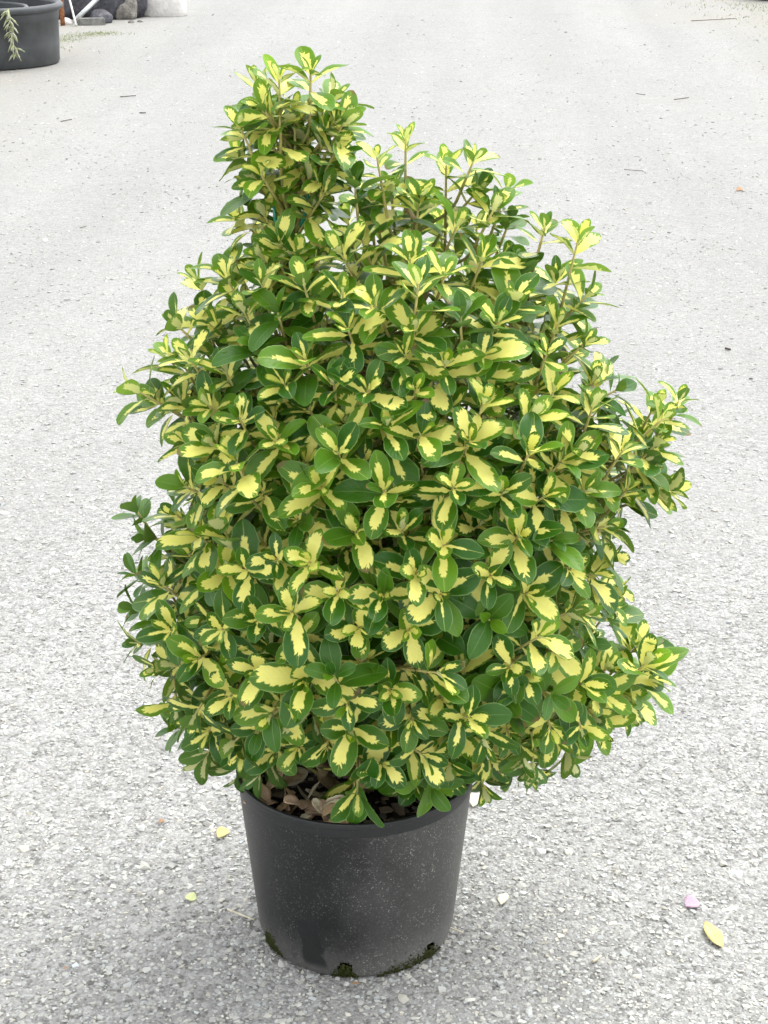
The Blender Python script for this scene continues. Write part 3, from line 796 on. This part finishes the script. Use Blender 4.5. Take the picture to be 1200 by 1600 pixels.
    (0.007, -0.225, 0.392, 0, -0.87, -0.49, 0, 1.35), (0.137, -0.24, 0.566, 0, -0.98, 0.22, 0, 1.15), (0.092, -0.272, 0.544, 0.02, -0.99, -0.15, 0, 0.95),
    (0.058, -0.296, 0.606, 0.02, -0.99, 0.11, 0, 0.9), (0.09, -0.17, 0.399, 0, -0.99, -0.11, 1, 1), (0.122, -0.205, 0.392, 0.25, -0.76, -0.59, 1, 1.2),
    (0.183, -0.13, 0.43, 0.11, -0.99, 0, 0, 1.1), (0.235, -0.244, 0.565, 0.22, -0.98, 0.01, 1, 1.15), (0.262, -0.23, 0.599, 0.4, -0.91, 0.14, 0, 1),
    (0.365, -0.141, 0.54, 0.48, -0.81, 0.33, 0, 1.15), (0.371, -0.1, 0.592, 0.55, -0.56, 0.62, 1, 0.95), (0.32, -0.05, 0.411, 0.21, -0.95, -0.21, 0, 1.1),
    (0.389, -0.081, 0.456, 0.61, -0.7, -0.36, 0, 1), (0.45, 0.024, 0.438, 0.88, -0.44, 0.19, 0, 1.2), (0.502, 0.037, 0.462, 0.76, -0.3, 0.57, 0, 1.25),
    (0.314, -0.185, 0.618, 0.4, -0.87, 0.3, 0, 1), (0.415, -0.051, 0.523, 0.62, -0.5, 0.61, 0, 0.95), (0.467, 0.052, 0.384, 0.85, -0.48, -0.21, 0, 1),
    (0.355, -0.088, 0.421, 0.49, -0.68, -0.54, 0, 0.95), (0.459, -0.028, 0.873, 0.79, -0.24, 0.57, 0, 1), (0.42, 0.004, 0.696, 0.83, -0.25, 0.51, 0, 0.95),
    (0.426, 0.024, 0.605, 0.95, -0.32, 0.06, 0, 0.8), (0.291, -0.033, 1.249, 0.23, -0.07, 0.97, 0, 0.85), (-0.104, 0.013, 1.253, -0.25, -0.44, 0.86, 0, 0.95),
    (-0.078, -0.068, 1.214, -0.11, -0.25, 0.96, 0, 0.95), (0.475, -0.046, 0.91, 0.58, -0.22, 0.78, 0, 1.1), (0.506, -0, 0.816, 0.94, -0.25, 0.23, 0, 1.1),
    (0.463, 0.021, 0.839, 0.62, -0.4, 0.67, 0, 1.1), (0.483, 0.05, 0.941, 0.4, -0.07, 0.91, 0, 1), (0.476, 0.032, 0.526, 0.54, -0.24, 0.81, 0, 1.1),
    (0.407, -0.08, 0.491, 0.66, -0.75, 0.02, 0, 1.1), (0.406, -0.024, 0.399, 0.44, -0.79, -0.44, 0, 1.05), (0.481, -0.016, 0.514, 0.48, -0.43, 0.77, 0, 1.2),
    (0.322, -0.131, 0.44, 0.3, -0.78, -0.55, 0, 1.05), (-0.123, -0.16, 0.429, -0.11, -0.97, -0.22, 0, 0.9), (0.044, -0.22, 0.444, 0, -0.95, -0.32, 0, 1),
    (0.151, -0.18, 0.416, 0.1, -0.91, -0.4, 0, 1), (-0.148, -0.193, 0.486, -0.2, -0.97, -0.17, 0, 1), (0.222, -0.1, 0.384, 0.2, -0.9, -0.4, 0, 0.95),
    (0.245, -0.199, 0.481, 0.24, -0.89, -0.38, 0, 0.9), (0.237, 0.043, 1.292, 0.3, -0.07, 0.95, 2, 0.8), (0.039, -0.044, 1.356, -0.16, -0.07, 0.98, 2, 0.7),
]

PZ = np.array([p[0] for p in PROFILE]); PX = np.array([p[1] for p in PROFILE]); PR = np.array([p[2] for p in PROFILE])
def fy(z): return float(np.interp(z, [.26, .37, .45, .6], [.3, .48, .62, .86]))
def shell(z, a, k=1.0):
    r = float(np.interp(z, PZ, PR)) * k
    return np.array([float(np.interp(z, PZ, PX)) + r * math.cos(a), r * fy(z) * math.sin(a), z])
def shell_normal(z, a):
    e = .02
    d1 = shell(z + e, a) - shell(z - e, a)
    d2 = shell(z, a + .05) - shell(z, a - .05)
    n = np.cross(d2, d1)
    if n[0] * math.cos(a) + n[1] * math.sin(a) < 0 : n = -n
    return n / (np.linalg.norm(n) + 1e-9)

shoots = []        # (tip, axis, kind, scale, npairs, internode)
for x, y, z, ax, ay, az, k, s in SHOOTS:
    shoots.append((np.array([x, y, z]), np.array([ax, ay, az]), k, s, 5 if k != 2 else 6, .85 if k != 2 else 1.3))
tips = [s[0] for s in shoots]
def fill(n, k, dmin, zlo, zhi, dirmix, listed_gap):
    tries = 0; made = 0
    T = np.zeros((len(tips) + n, 3)); T[:len(tips)] = tips; nt = len(tips)
    while made < n and tries < n * 40:
        tries += 1
        z = rng.uniform(zlo, zhi); a = rng.uniform(0, 2 * math.pi)
        if rng.random() > float(np.interp(z, PZ, PR)) / .40: continue
        lumps = .10 * math.sin(3 * a + z * 9) + .06 * math.sin(5 * a - z * 14 + 1) + .05 * math.sin(z * 23 + 2 * a)
        kk = k * rng.uniform(.93, 1.03) * (1 + min(lumps, .03) * (k > .9))
        if k > .9 and lumps < -.045 and rng.random() < .75: continue      # hollows between the leafy clumps
        p = shell(z, a, kk)
        if p[1] < .02 and z < .47 and -.16 < p[0] < -.02: continue        # the heap of dry leaves shows here
        d = np.sqrt(((T[:nt] - p) ** 2).sum(1))
        if d.min() < dmin or d[:len(SHOOTS)].min() < listed_gap: continue
        nrm = shell_normal(z, a)
        axis = nrm * dirmix + np.array([0, 0, float(np.interp(z, [.3, .5, .8, 1.2], [-.25, .2, .75, 1.3]))]) + rng.normal(0, .28, 3)
        axis /= np.linalg.norm(axis)
        u = rng.random()
        top = float(np.interp(z, [.5, 1.2], [.03, .14]))
        kind = 2 if u < top else (1 if u < top + .12 else 0)
        shoots.append((p, axis, kind, rng.uniform(.82, 1.08), int(rng.integers(4, 6)), rng.uniform(.7, 1.2)))
        tips.append(p); T[nt] = p; nt += 1; made += 1
    return made
fill(320, 1.0, .060, .30, 1.30, .8, .064)
fill(330, .83, .056, .34, 1.20, .7, .050)
fill(170, .60, .066, .40, 1.14, .7, .05)
# the tall leading stem at the upper left carries short shoots all round
for i in range(22):
    a = rng.uniform(0, 2 * math.pi); z = rng.uniform(1.14, 1.43); rr = rng.uniform(.03, .075)
    p = np.array([-.092 + rr * math.cos(a), rr * math.sin(a), z])
    shoots.append((p, np.array([math.cos(a) * .7, math.sin(a) * .7, .9]), 2 if rng.random() < .5 else 0, rng.uniform(.85, 1.05), 4, 1.2))

# ------------------------------------------------------------------ leaves on the shoots
leafM = []; leafPool = []; leafShoot = []
stem_specs = []
def norm(v): return v / (np.linalg.norm(v) + 1e-12)
for si, (tip, axis, kind, sc, npairs, inter) in enumerate(shoots):
    axis = norm(axis)
    ref = np.array([0, 0, 1.0]) if abs(axis[2]) < .8 else np.array([1.0, 0, 0])
    e1 = norm(np.cross(axis, ref)); e2 = np.cross(axis, e1)
    phi0 = rng.uniform(0, math.pi)
    dist = 0.0
    bright = max(float(np.interp(tip[2], [.5, .85, 1.15], [.08, .35, .7])), float(np.interp(tip[0], [.15, .40], [0, .6])))
    for i in range(npairs):
        th = R([22, 43, 61, 74, 86, 94][min(i, 5)] + rng.normal(0, 5))
        ll = .067 * sc * [.55, .80, .97, 1.0, .97, .92][min(i, 5)]
        for sgn in (0, 1):
            if i >= 3 and rng.random() < .12: continue
            ph = phi0 + i * math.pi / 2 + sgn * math.pi + rng.normal(0, .16)
            thl = th + rng.normal(0, .13)
            rad = e1 * math.cos(ph) + e2 * math.sin(ph)
            Ld = axis * math.cos(thl) + rad * math.sin(thl)
            N = axis * math.sin(thl) - rad * math.cos(thl)
            # blades turn a little towards the light
            tgt = np.array([0, .0, 1.0]); tgt = tgt - Ld * tgt.dot(Ld)
            N = norm(N + tgt * .30 + rng.normal(0, .12, 3)); N = norm(N - Ld * N.dot(Ld))
            B = np.cross(N, Ld)
            o = tip - axis * dist + rad * .0015
            le = ll * rng.uniform(.74, 1.16)
            M = np.eye(4)
            M[:3, 0] = Ld * le; M[:3, 1] = B * le; M[:3, 2] = N * le; M[:3, 3] = o
            cat = kind
            if kind == 0:
                if rng.random() < .05: cat = 1
                elif i == 0 and rng.random() < .25: cat = 2
                elif rng.random() < bright: cat = 3
            elif kind == 2 and i >= 2: cat = 3
            leafM.append(M); leafPool.append(int(rng.choice(CAT[cat]))); leafShoot.append(si)
        dist += [.006, .012, .017, .021, .024, .026][min(i, 5)] * inter * sc
    stem_specs.append((tip - axis * (dist + .01), axis, tip))
leafM = np.array(leafM); NL = len(leafM)
PV = np.array([p[0] for p in POOL])
nlv = PV.shape[1]
allV = np.einsum('nij,nkj->nki', leafM[:, :3, :3], PV[leafPool]) + leafM[:, None, :3, 3]

# which leaves show largest from where the photograph was taken: those become single objects
cpos = np.array(cam.location)
bvh = BVHTree.FromPolygons(allV.reshape(-1, 3).tolist(), (LF[None] + (np.arange(NL) * nlv)[:, None, None]).reshape(-1, 4).tolist())
score = np.zeros(NL)
probe = [1 * nS + 2, 3 * nS + 1, 3 * nS + 3, 4 * nS + 2, 5 * nS + 1, 5 * nS + 3, 6 * nS + 2]
nq = len(LF)
for i in range(NL):
    c = allV[i, 4 * nS + 2]
    if c[1] > 0.22: continue
    vd = c - cpos; dd = np.linalg.norm(vd); vd /= dd
    Nn = leafM[i, :3, 2] / np.linalg.norm(leafM[i, :3, 2])
    vis = 0
    for pi in probe:
        q = allV[i, pi]; d = q - cpos; ln = np.linalg.norm(d)
        hit = bvh.ray_cast(Vector(cpos), Vector(d / ln), ln + .01)
        if hit[2] is not None and hit[2] // nq == i: vis += 1
    score[i] = vis * abs(Nn.dot(vd)) * np.linalg.norm(leafM[i, :3, 0]) ** 2 / dd ** 2
order = np.argsort(-score)
single = set(int(i) for i in order[:300] if score[i] > 0)

SHRUB = empty("variegated_shrub", (0, 0, .26))
tag(SHRUB, "bushy green and cream-yellow variegated evergreen shrub growing in the black pot", "shrub")
INV = Matrix.Translation((0, 0, -.26))
for i in sorted(single):
    o = bpy.data.objects.new("leaf", pool_mesh(leafPool[i]))
    o.matrix_local = INV @ Matrix(leafM[i].tolist())
    COL.objects.link(o)
    o.parent = SHRUB
    o.matrix_basis = INV @ Matrix(leafM[i].tolist())
rest = np.array([i for i in range(NL) if i not in single])
fo = bpy.data.meshes.new("foliage")
Vr = (allV[rest] - np.array([0, 0, .26])).reshape(-1, 3).astype(np.float32)
Fr = (LF[None] + (np.arange(len(rest)) * nlv)[:, None, None]).reshape(-1, 4).astype(np.int32)
fo.vertices.add(len(Vr)); fo.vertices.foreach_set("co", Vr.ravel())
fo.loops.add(Fr.size); fo.loops.foreach_set("vertex_index", Fr.ravel())
fo.polygons.add(len(Fr))
fo.polygons.foreach_set("loop_start", np.arange(0, Fr.size, 4, dtype=np.int32))
fo.polygons.foreach_set("loop_total", np.full(len(Fr), 4, dtype=np.int32))
fo.update(calc_edges=True)
UVp = np.array([p[1] for p in POOL]); VARp = np.array([[*p[2], 1.0] for p in POOL])
lp = np.array(leafPool)[rest]
finish_leaf(fo, UVp[lp].reshape(-1, 2), np.repeat(VARp[lp], nlv, 0))
fobj = link(bpy.data.objects.new("foliage", fo), SHRUB)
fobj["kind"] = "stuff"

# ------------------------------------------------------------------ stems, branches and twigs
stems = [
    [(0.005, 0.015, .25), (-.02, .02, .50), (-.10, .03, .85), (-.095, .0, 1.22), (-.09, 0.0, 1.40)],
    [(.02, .0, .25), (.06, -.02, .48), (.10, -.03, .80), (.11, -.02, 1.10), (.09, 0, 1.28)],
    [(.03, .015, .25), (.13, .03, .42), (.22, .02, .66), (.27, .02, .92), (.27, .03, 1.08)],
    [(-.015, .0, .25), (-.10, -.03, .42), (-.20, -.02, .62), (-.24, .0, .85), (-.20, 0, 1.06)],
    [(.0, -.02, .25), (.02, -.09, .42), (.0, -.16, .62), (-.01, -.18, .85), (.02, -.14, 1.05)],
    [(.01, .03, .25), (.03, .11, .45), (.05, .18, .70), (.05, .18, .95), (.06, .12, 1.12)],
]
def catmull(P, n):
    P = [Vector(p) for p in P]; out = []
    Q = [P[0] * 2 - P[1]] + P + [P[-1] * 2 - P[-2]]
    for i in range(len(P) - 1):
        a, b, c, d = Q[i:i + 4]
        for k in range(n):
            t = k / n
            out.append(.5 * ((2 * b) + (c - a) * t + (2 * a - 5 * b + 4 * c - d) * t * t + (3 * b - a - 3 * c + d) * t ** 3))
    out.append(P[-1])
    return out
skel = []
for P in stems:
    pts = catmull(P, 6)
    for p in pts[1:]:
        p += Vector(rng.normal(0, .006, 3))
    skel += pts
    rad = np.linspace(.0115, .004, len(pts))
    v, f = tube([p - Vector((0, 0, .26)) for p in pts], list(rad), 8)
    mesh_np("stem", v, f, M_BARK, SHRUB)
SK = np.array([tuple(p) for p in skel])
tw = []; wood = []
for base, axis, tip in stem_specs:
    d = np.linalg.norm(SK - base, axis=1) + np.where(SK[:, 2] > base[2] - .04, .25, 0) + np.abs(np.linalg.norm(SK - base, axis=1) - .12) * .3
    s = SK[int(np.argmin(d))]
    L = np.linalg.norm(base - s)
    zo = np.array([0, 0, .26])
    p0 = s - zo; p3 = base - zo
    mid1 = p0 + norm(p3 - p0 + np.array([0, 0, .3 * L])) * L * .35
    mid2 = p3 - axis * L * .35
    pts = bez(p0, mid1, mid2, p3, 6)
    wood.append(tube(pts, list(np.linspace(.0034, .0024, 6)), 5, False))
    tw.append(tube([p3, (p3 + tip - zo) / 2, tip - zo], [.0025, .0023, .0016], 5, True))
v, f = merge(wood)
mesh_np("twigs", v, f, M_TWIG2, SHRUB)["kind"] = "stuff"
v, f = merge(tw)
mesh_np("shoot_stems", v, f, M_TWIG, SHRUB)["kind"] = "stuff"

# ------------------------------------------------------------------ cane and tie
def cane():
    a = Vector((-.055, .03, .20)); b = Vector((-.098, .012, 1.335))
    root = empty("bamboo_cane", a)
    tag(root, "brown bamboo cane staking the tallest stem at the upper left of the shrub", "cane")
    n = 30
    pts = [(b - a) * (i / n) for i in range(n + 1)]
    v, f = tube(pts, .0062, 10)
    mesh_np("cane_rod", v, f, M_CANE, root)
    for k in range(1, 13):
        c = (b - a) * (k / 13 + .012)
        d = (b - a).normalized()
        v, f = tube([c - d * .005, c - d * .002, c + d * .002, c + d * .005], [.0064, .0080, .0080, .0064], 10)
        mesh_np("cane_node", v, f, M_NODE, root)
    return a, b
ca, cb = cane()
def tie():
    def on(z): return ca + (cb - ca) * ((z - ca.z) / (cb.z - ca.z))
    c = on(1.235)
    ring = [c + Vector((.0125 * math.cos(t), .0125 * math.sin(t), .004 * math.sin(t * .5))) for t in np.linspace(0, 2 * math.pi, 17)]
    p1 = tube(ring, .0028, 6)
    loop = [c + Vector((.010, -.012, 0)), c + Vector((.020, -.022, .018)), c + Vector((.030, -.024, .045)), c + Vector((.026, -.022, .062)), c + Vector((.040, -.02, .085))]
    p2 = tube(loop, [.0028, .0035, .0042, .0038, .002], 6)
    tail = [c + Vector((-.010, -.012, 0)), c + Vector((-.004, -.028, -.01)), c + Vector((.006, -.030, -.05)), c + Vector((.014, -.028, -.085)), c + Vector((.017, -.026, -.11))]
    p3 = tube(tail, [.0028, .0035, .0038, .0035, .002], 6)
    p4 = tube([c + Vector((-.010, -.012, 0)), c + Vector((-.022, -.016, .02)), c + Vector((-.024, -.014, .05))], [.003, .0034, .002], 6)
    v, f = merge([p1, p2, p3, p4])
    tag(mesh_np("plant_tie", v, f, M_TIE), "green plastic tie knotted round the cane near the shrub's top", "tie")
tie()

# ------------------------------------------------------------------ dry leaves in the pot and fallen bits on the ground
def dry_mat(name, a, b):
    t = NT(name)
    p = t.obj()
    c = t.mix(t.noise(p, 3.2, 6, 0.7), a, b)
    spots = t.step(t.noise(p, 9, 4, .6), .62, .7)
    c = t.mix(t.math('MULTIPLY', spots, .5), c, tuple(v * .45 for v in a))
    nb = t.bump(t.noise(p, 14, 4, .6), .3, .03)
    return t.done(t.bsdf(c, .65, .3, nb))
M_DRY = [dry_mat("tan_dry_leaf", (.42, .27, .13), (.60, .43, .26)), dry_mat("pinkish_dry_leaf", (.46, .30, .19), (.64, .47, .33)), dry_mat("pale_dry_leaf", (.50, .42, .27), (.64, .58, .42))]
def curled(seed, wr, fold, curl):
    gg = np.random.default_rng(seed)
    V, UV = leaf_mesh_arrays(gg, wr, fold, curl, .05, gg.normal(0, .3), 1.05)
    # give the dry blade thickness
    n = len(V)
    V2 = V.copy(); V2[:, 2] -= .012
    F = [tuple(int(k) for k in q) for q in LF] + [tuple(int(k) + n for k in q[::-1]) for q in LF]
    edge = [i * nS for i in range(nU)] + [(nU - 1) * nS + j for j in range(1, nS)] + [i * nS + nS - 1 for i in range(nU - 2, -1, -1)] + [j for j in range(nS - 2, 0, -1)]
    for k in range(len(edge)):
        a, b = edge[k], edge[(k + 1) % len(edge)]
        F.append((b, a, a + n, b + n))
    return np.concatenate([V, V2]), F
def place_leaf(name, loc, L, rot, seed, mat, wr=.5, fold=.6, curl=.3):
    V, F = curled(seed, wr, fold, curl)
    o = mesh_np(name, V, F, mat)
    o.scale = (L, L, L); o.location = loc; o.rotation_euler = rot
    return o
dl = np.random.default_rng(21)
for i in range(30):
    # heaped against the left front of the pot's inside
    a = R(dl.uniform(178, 275)); r = dl.uniform(.085, .172)
    hh = .268 + dl.uniform(0, .034) + .012 * (r > .14)
    o = place_leaf("dry_leaf", (r * math.cos(a), r * math.sin(a), hh), dl.uniform(.040, .060), (dl.normal(0, .5), dl.normal(-.15, .45), dl.uniform(0, 6.28)), 100 + i, M_DRY[int(dl.integers(3))], dl.uniform(.4, .55), dl.uniform(.15, .7), dl.uniform(-.3, .4))
    tag(o, "curled tan dry leaf lying on the soil inside the pot's left front", "dry leaf", "dry leaves on the soil in the pot")

M_YEL = dry_mat("yellow_fallen_leaf", (.58, .46, .15), (.66, .56, .26))
M_PGREEN = dry_mat("pale_green_fallen_leaf", (.55, .60, .25), (.66, .68, .38))
M_CREAM = dry_mat("cream_fallen_leaf", (.66, .62, .44), (.74, .71, .55))
M_PINK = dry_mat("pink_petal", (.44, .27, .36), (.52, .37, .44))
M_BROWN = dry_mat("brown_fallen_bit", (.30, .16, .07), (.42, .26, .14))
def gp(x, y, h=.006): return (x, y, float(gz(x, y)) + h)
tag(place_leaf("fallen_leaf", gp(-0.269, 0.276), 0.038, (0.12, -0.08, 1.15), 340, M_YEL, 0.6, .35, .12), "small yellow fallen leaf on the gravel left of the pot", "leaf")
tag(place_leaf("fallen_leaf", gp(-0.311, 0.076), 0.022, (0.12, -0.08, -0.28), 289, M_PGREEN, 0.9, .35, .12), "pale green half leaf on the gravel lower left of the pot", "leaf")
tag(place_leaf("fallen_leaf", gp(0.613, -0.016), 0.076, (0.12, -0.08, -1.37), 1100, M_YEL, 0.36, .35, .12), "long narrow yellow leaf on the gravel at lower right", "leaf")
tag(place_leaf("fallen_leaf", gp(0.223, 0.383), 0.054, (0.12, -0.08, 1.29), 738, M_CREAM, 0.5, .35, .12), "cream coloured leaf on the gravel touching the pot's right side", "leaf")
tag(place_leaf("fallen_leaf", gp(0.258, 0.044), 0.038, (0.12, -0.08, 1.30), 782, M_CREAM, 0.5, .35, .12), "small pale leaf on the gravel right of the pot", "leaf")
tag(place_leaf("flower_petal", gp(0.587, 0.032), 0.031, (0.12, -0.08, 0.64), 1071, M_PINK, 0.9, .35, .12), "pink petal on the gravel above the long yellow leaf", "petal")
tag(place_leaf("leaf_scrap", gp(-0.389, 0.334), 0.015, (0.12, -0.08, 0.88), 248, M_BROWN, 0.6, .35, .12), "tiny brown leaf scrap on the gravel far left of the pot", "scrap")
tag(place_leaf("leaf_scrap", gp(-0.005, -0.186), 0.012, (0.12, -0.08, -0.00), 550, M_BROWN, 0.6, .35, .12), "tiny orange-brown scrap on the gravel just in front of the pot", "scrap")
tag(place_leaf("leaf_scrap", gp(-0.494, -0.141), 0.009, (0.12, -0.08, 0.94), 100, M_BROWN, 0.6, .35, .12), "tiny brown scrap on the gravel at lower left", "scrap")
tag(place_leaf("leaf_scrap", gp(1.906, 6.729), 0.054, (0.12, -0.08, 0.72), 1150, M_BROWN, 0.5, .35, .12), "brown leaf scrap on the far gravel at the right", "scrap")
rod("stick", gp(-1.823, 10.233), gp(-1.722, 10.297), 0.0031, M_STICK, "dark straight stick on the far gravel right of the big tub", "stick", 0.0)
rod("stick", gp(-2.059, 9.121), gp(-2.005, 9.229), 0.0026, M_STICK, "short dark stick on the gravel below the big tub", "stick", 0.0)
rod("stick", gp(-1.595, 9.509), gp(-1.552, 9.509), 0.0036, M_STICK, "stubby dark bit of stick on the gravel left of the shrub's top", "stick", 0.0)
rod("stick", gp(-1.413, 5.832), gp(-1.389, 5.876), 0.0016, M_STICK, "tiny dark stick on the pale gravel left of the shrub", "stick", 0.0)
rod("stick", gp(2.098, 10.169), gp(2.217, 10.264), 0.0026, M_STICK, "dark stick on the far gravel at upper right", "stick", 0.0)
rod("stick", gp(1.869, 10.459), gp(1.925, 10.394), 0.0021, M_STICK, "thin dark twig left of the dark stick at upper right", "stick", 0.0)
rod("stick", gp(3.081, 15.546), gp(3.557, 15.732), 0.0031, M_STICK, "long thin dark twig near the top right edge of the yard", "stick", 0.0)
rod("stick", gp(1.395, 7.365), gp(1.494, 7.306), 0.0016, M_STICK, "thin brownish twig on the gravel right of the shrub's small upper spire", "stick", 0.0)
rod("straw_stalk", gp(-0.231, 0.034), gp(-0.180, -0.000), 0.0016, M_STRAW, "pale straw stalk poking from the left of the pot's foot", "stalk", 0.0)
rod("straw_stalk", gp(0.150, -0.016), gp(0.186, -0.040), 0.0016, M_STRAW, "pale straw stalk beside the right of the pot's foot", "stalk", 0.0)
rod("straw_stalk", gp(0.404, -0.133), gp(0.419, -0.117), 0.0022, M_STRAW, "short curled pale stalk on the gravel below the long yellow leaf", "stalk", 0.0)
rod("stick", gp(1.310, 3.698), gp(1.326, 3.681), 0.004, M_STICK, "little dark bit of twig on the gravel at the right edge", "stick", 0.0)
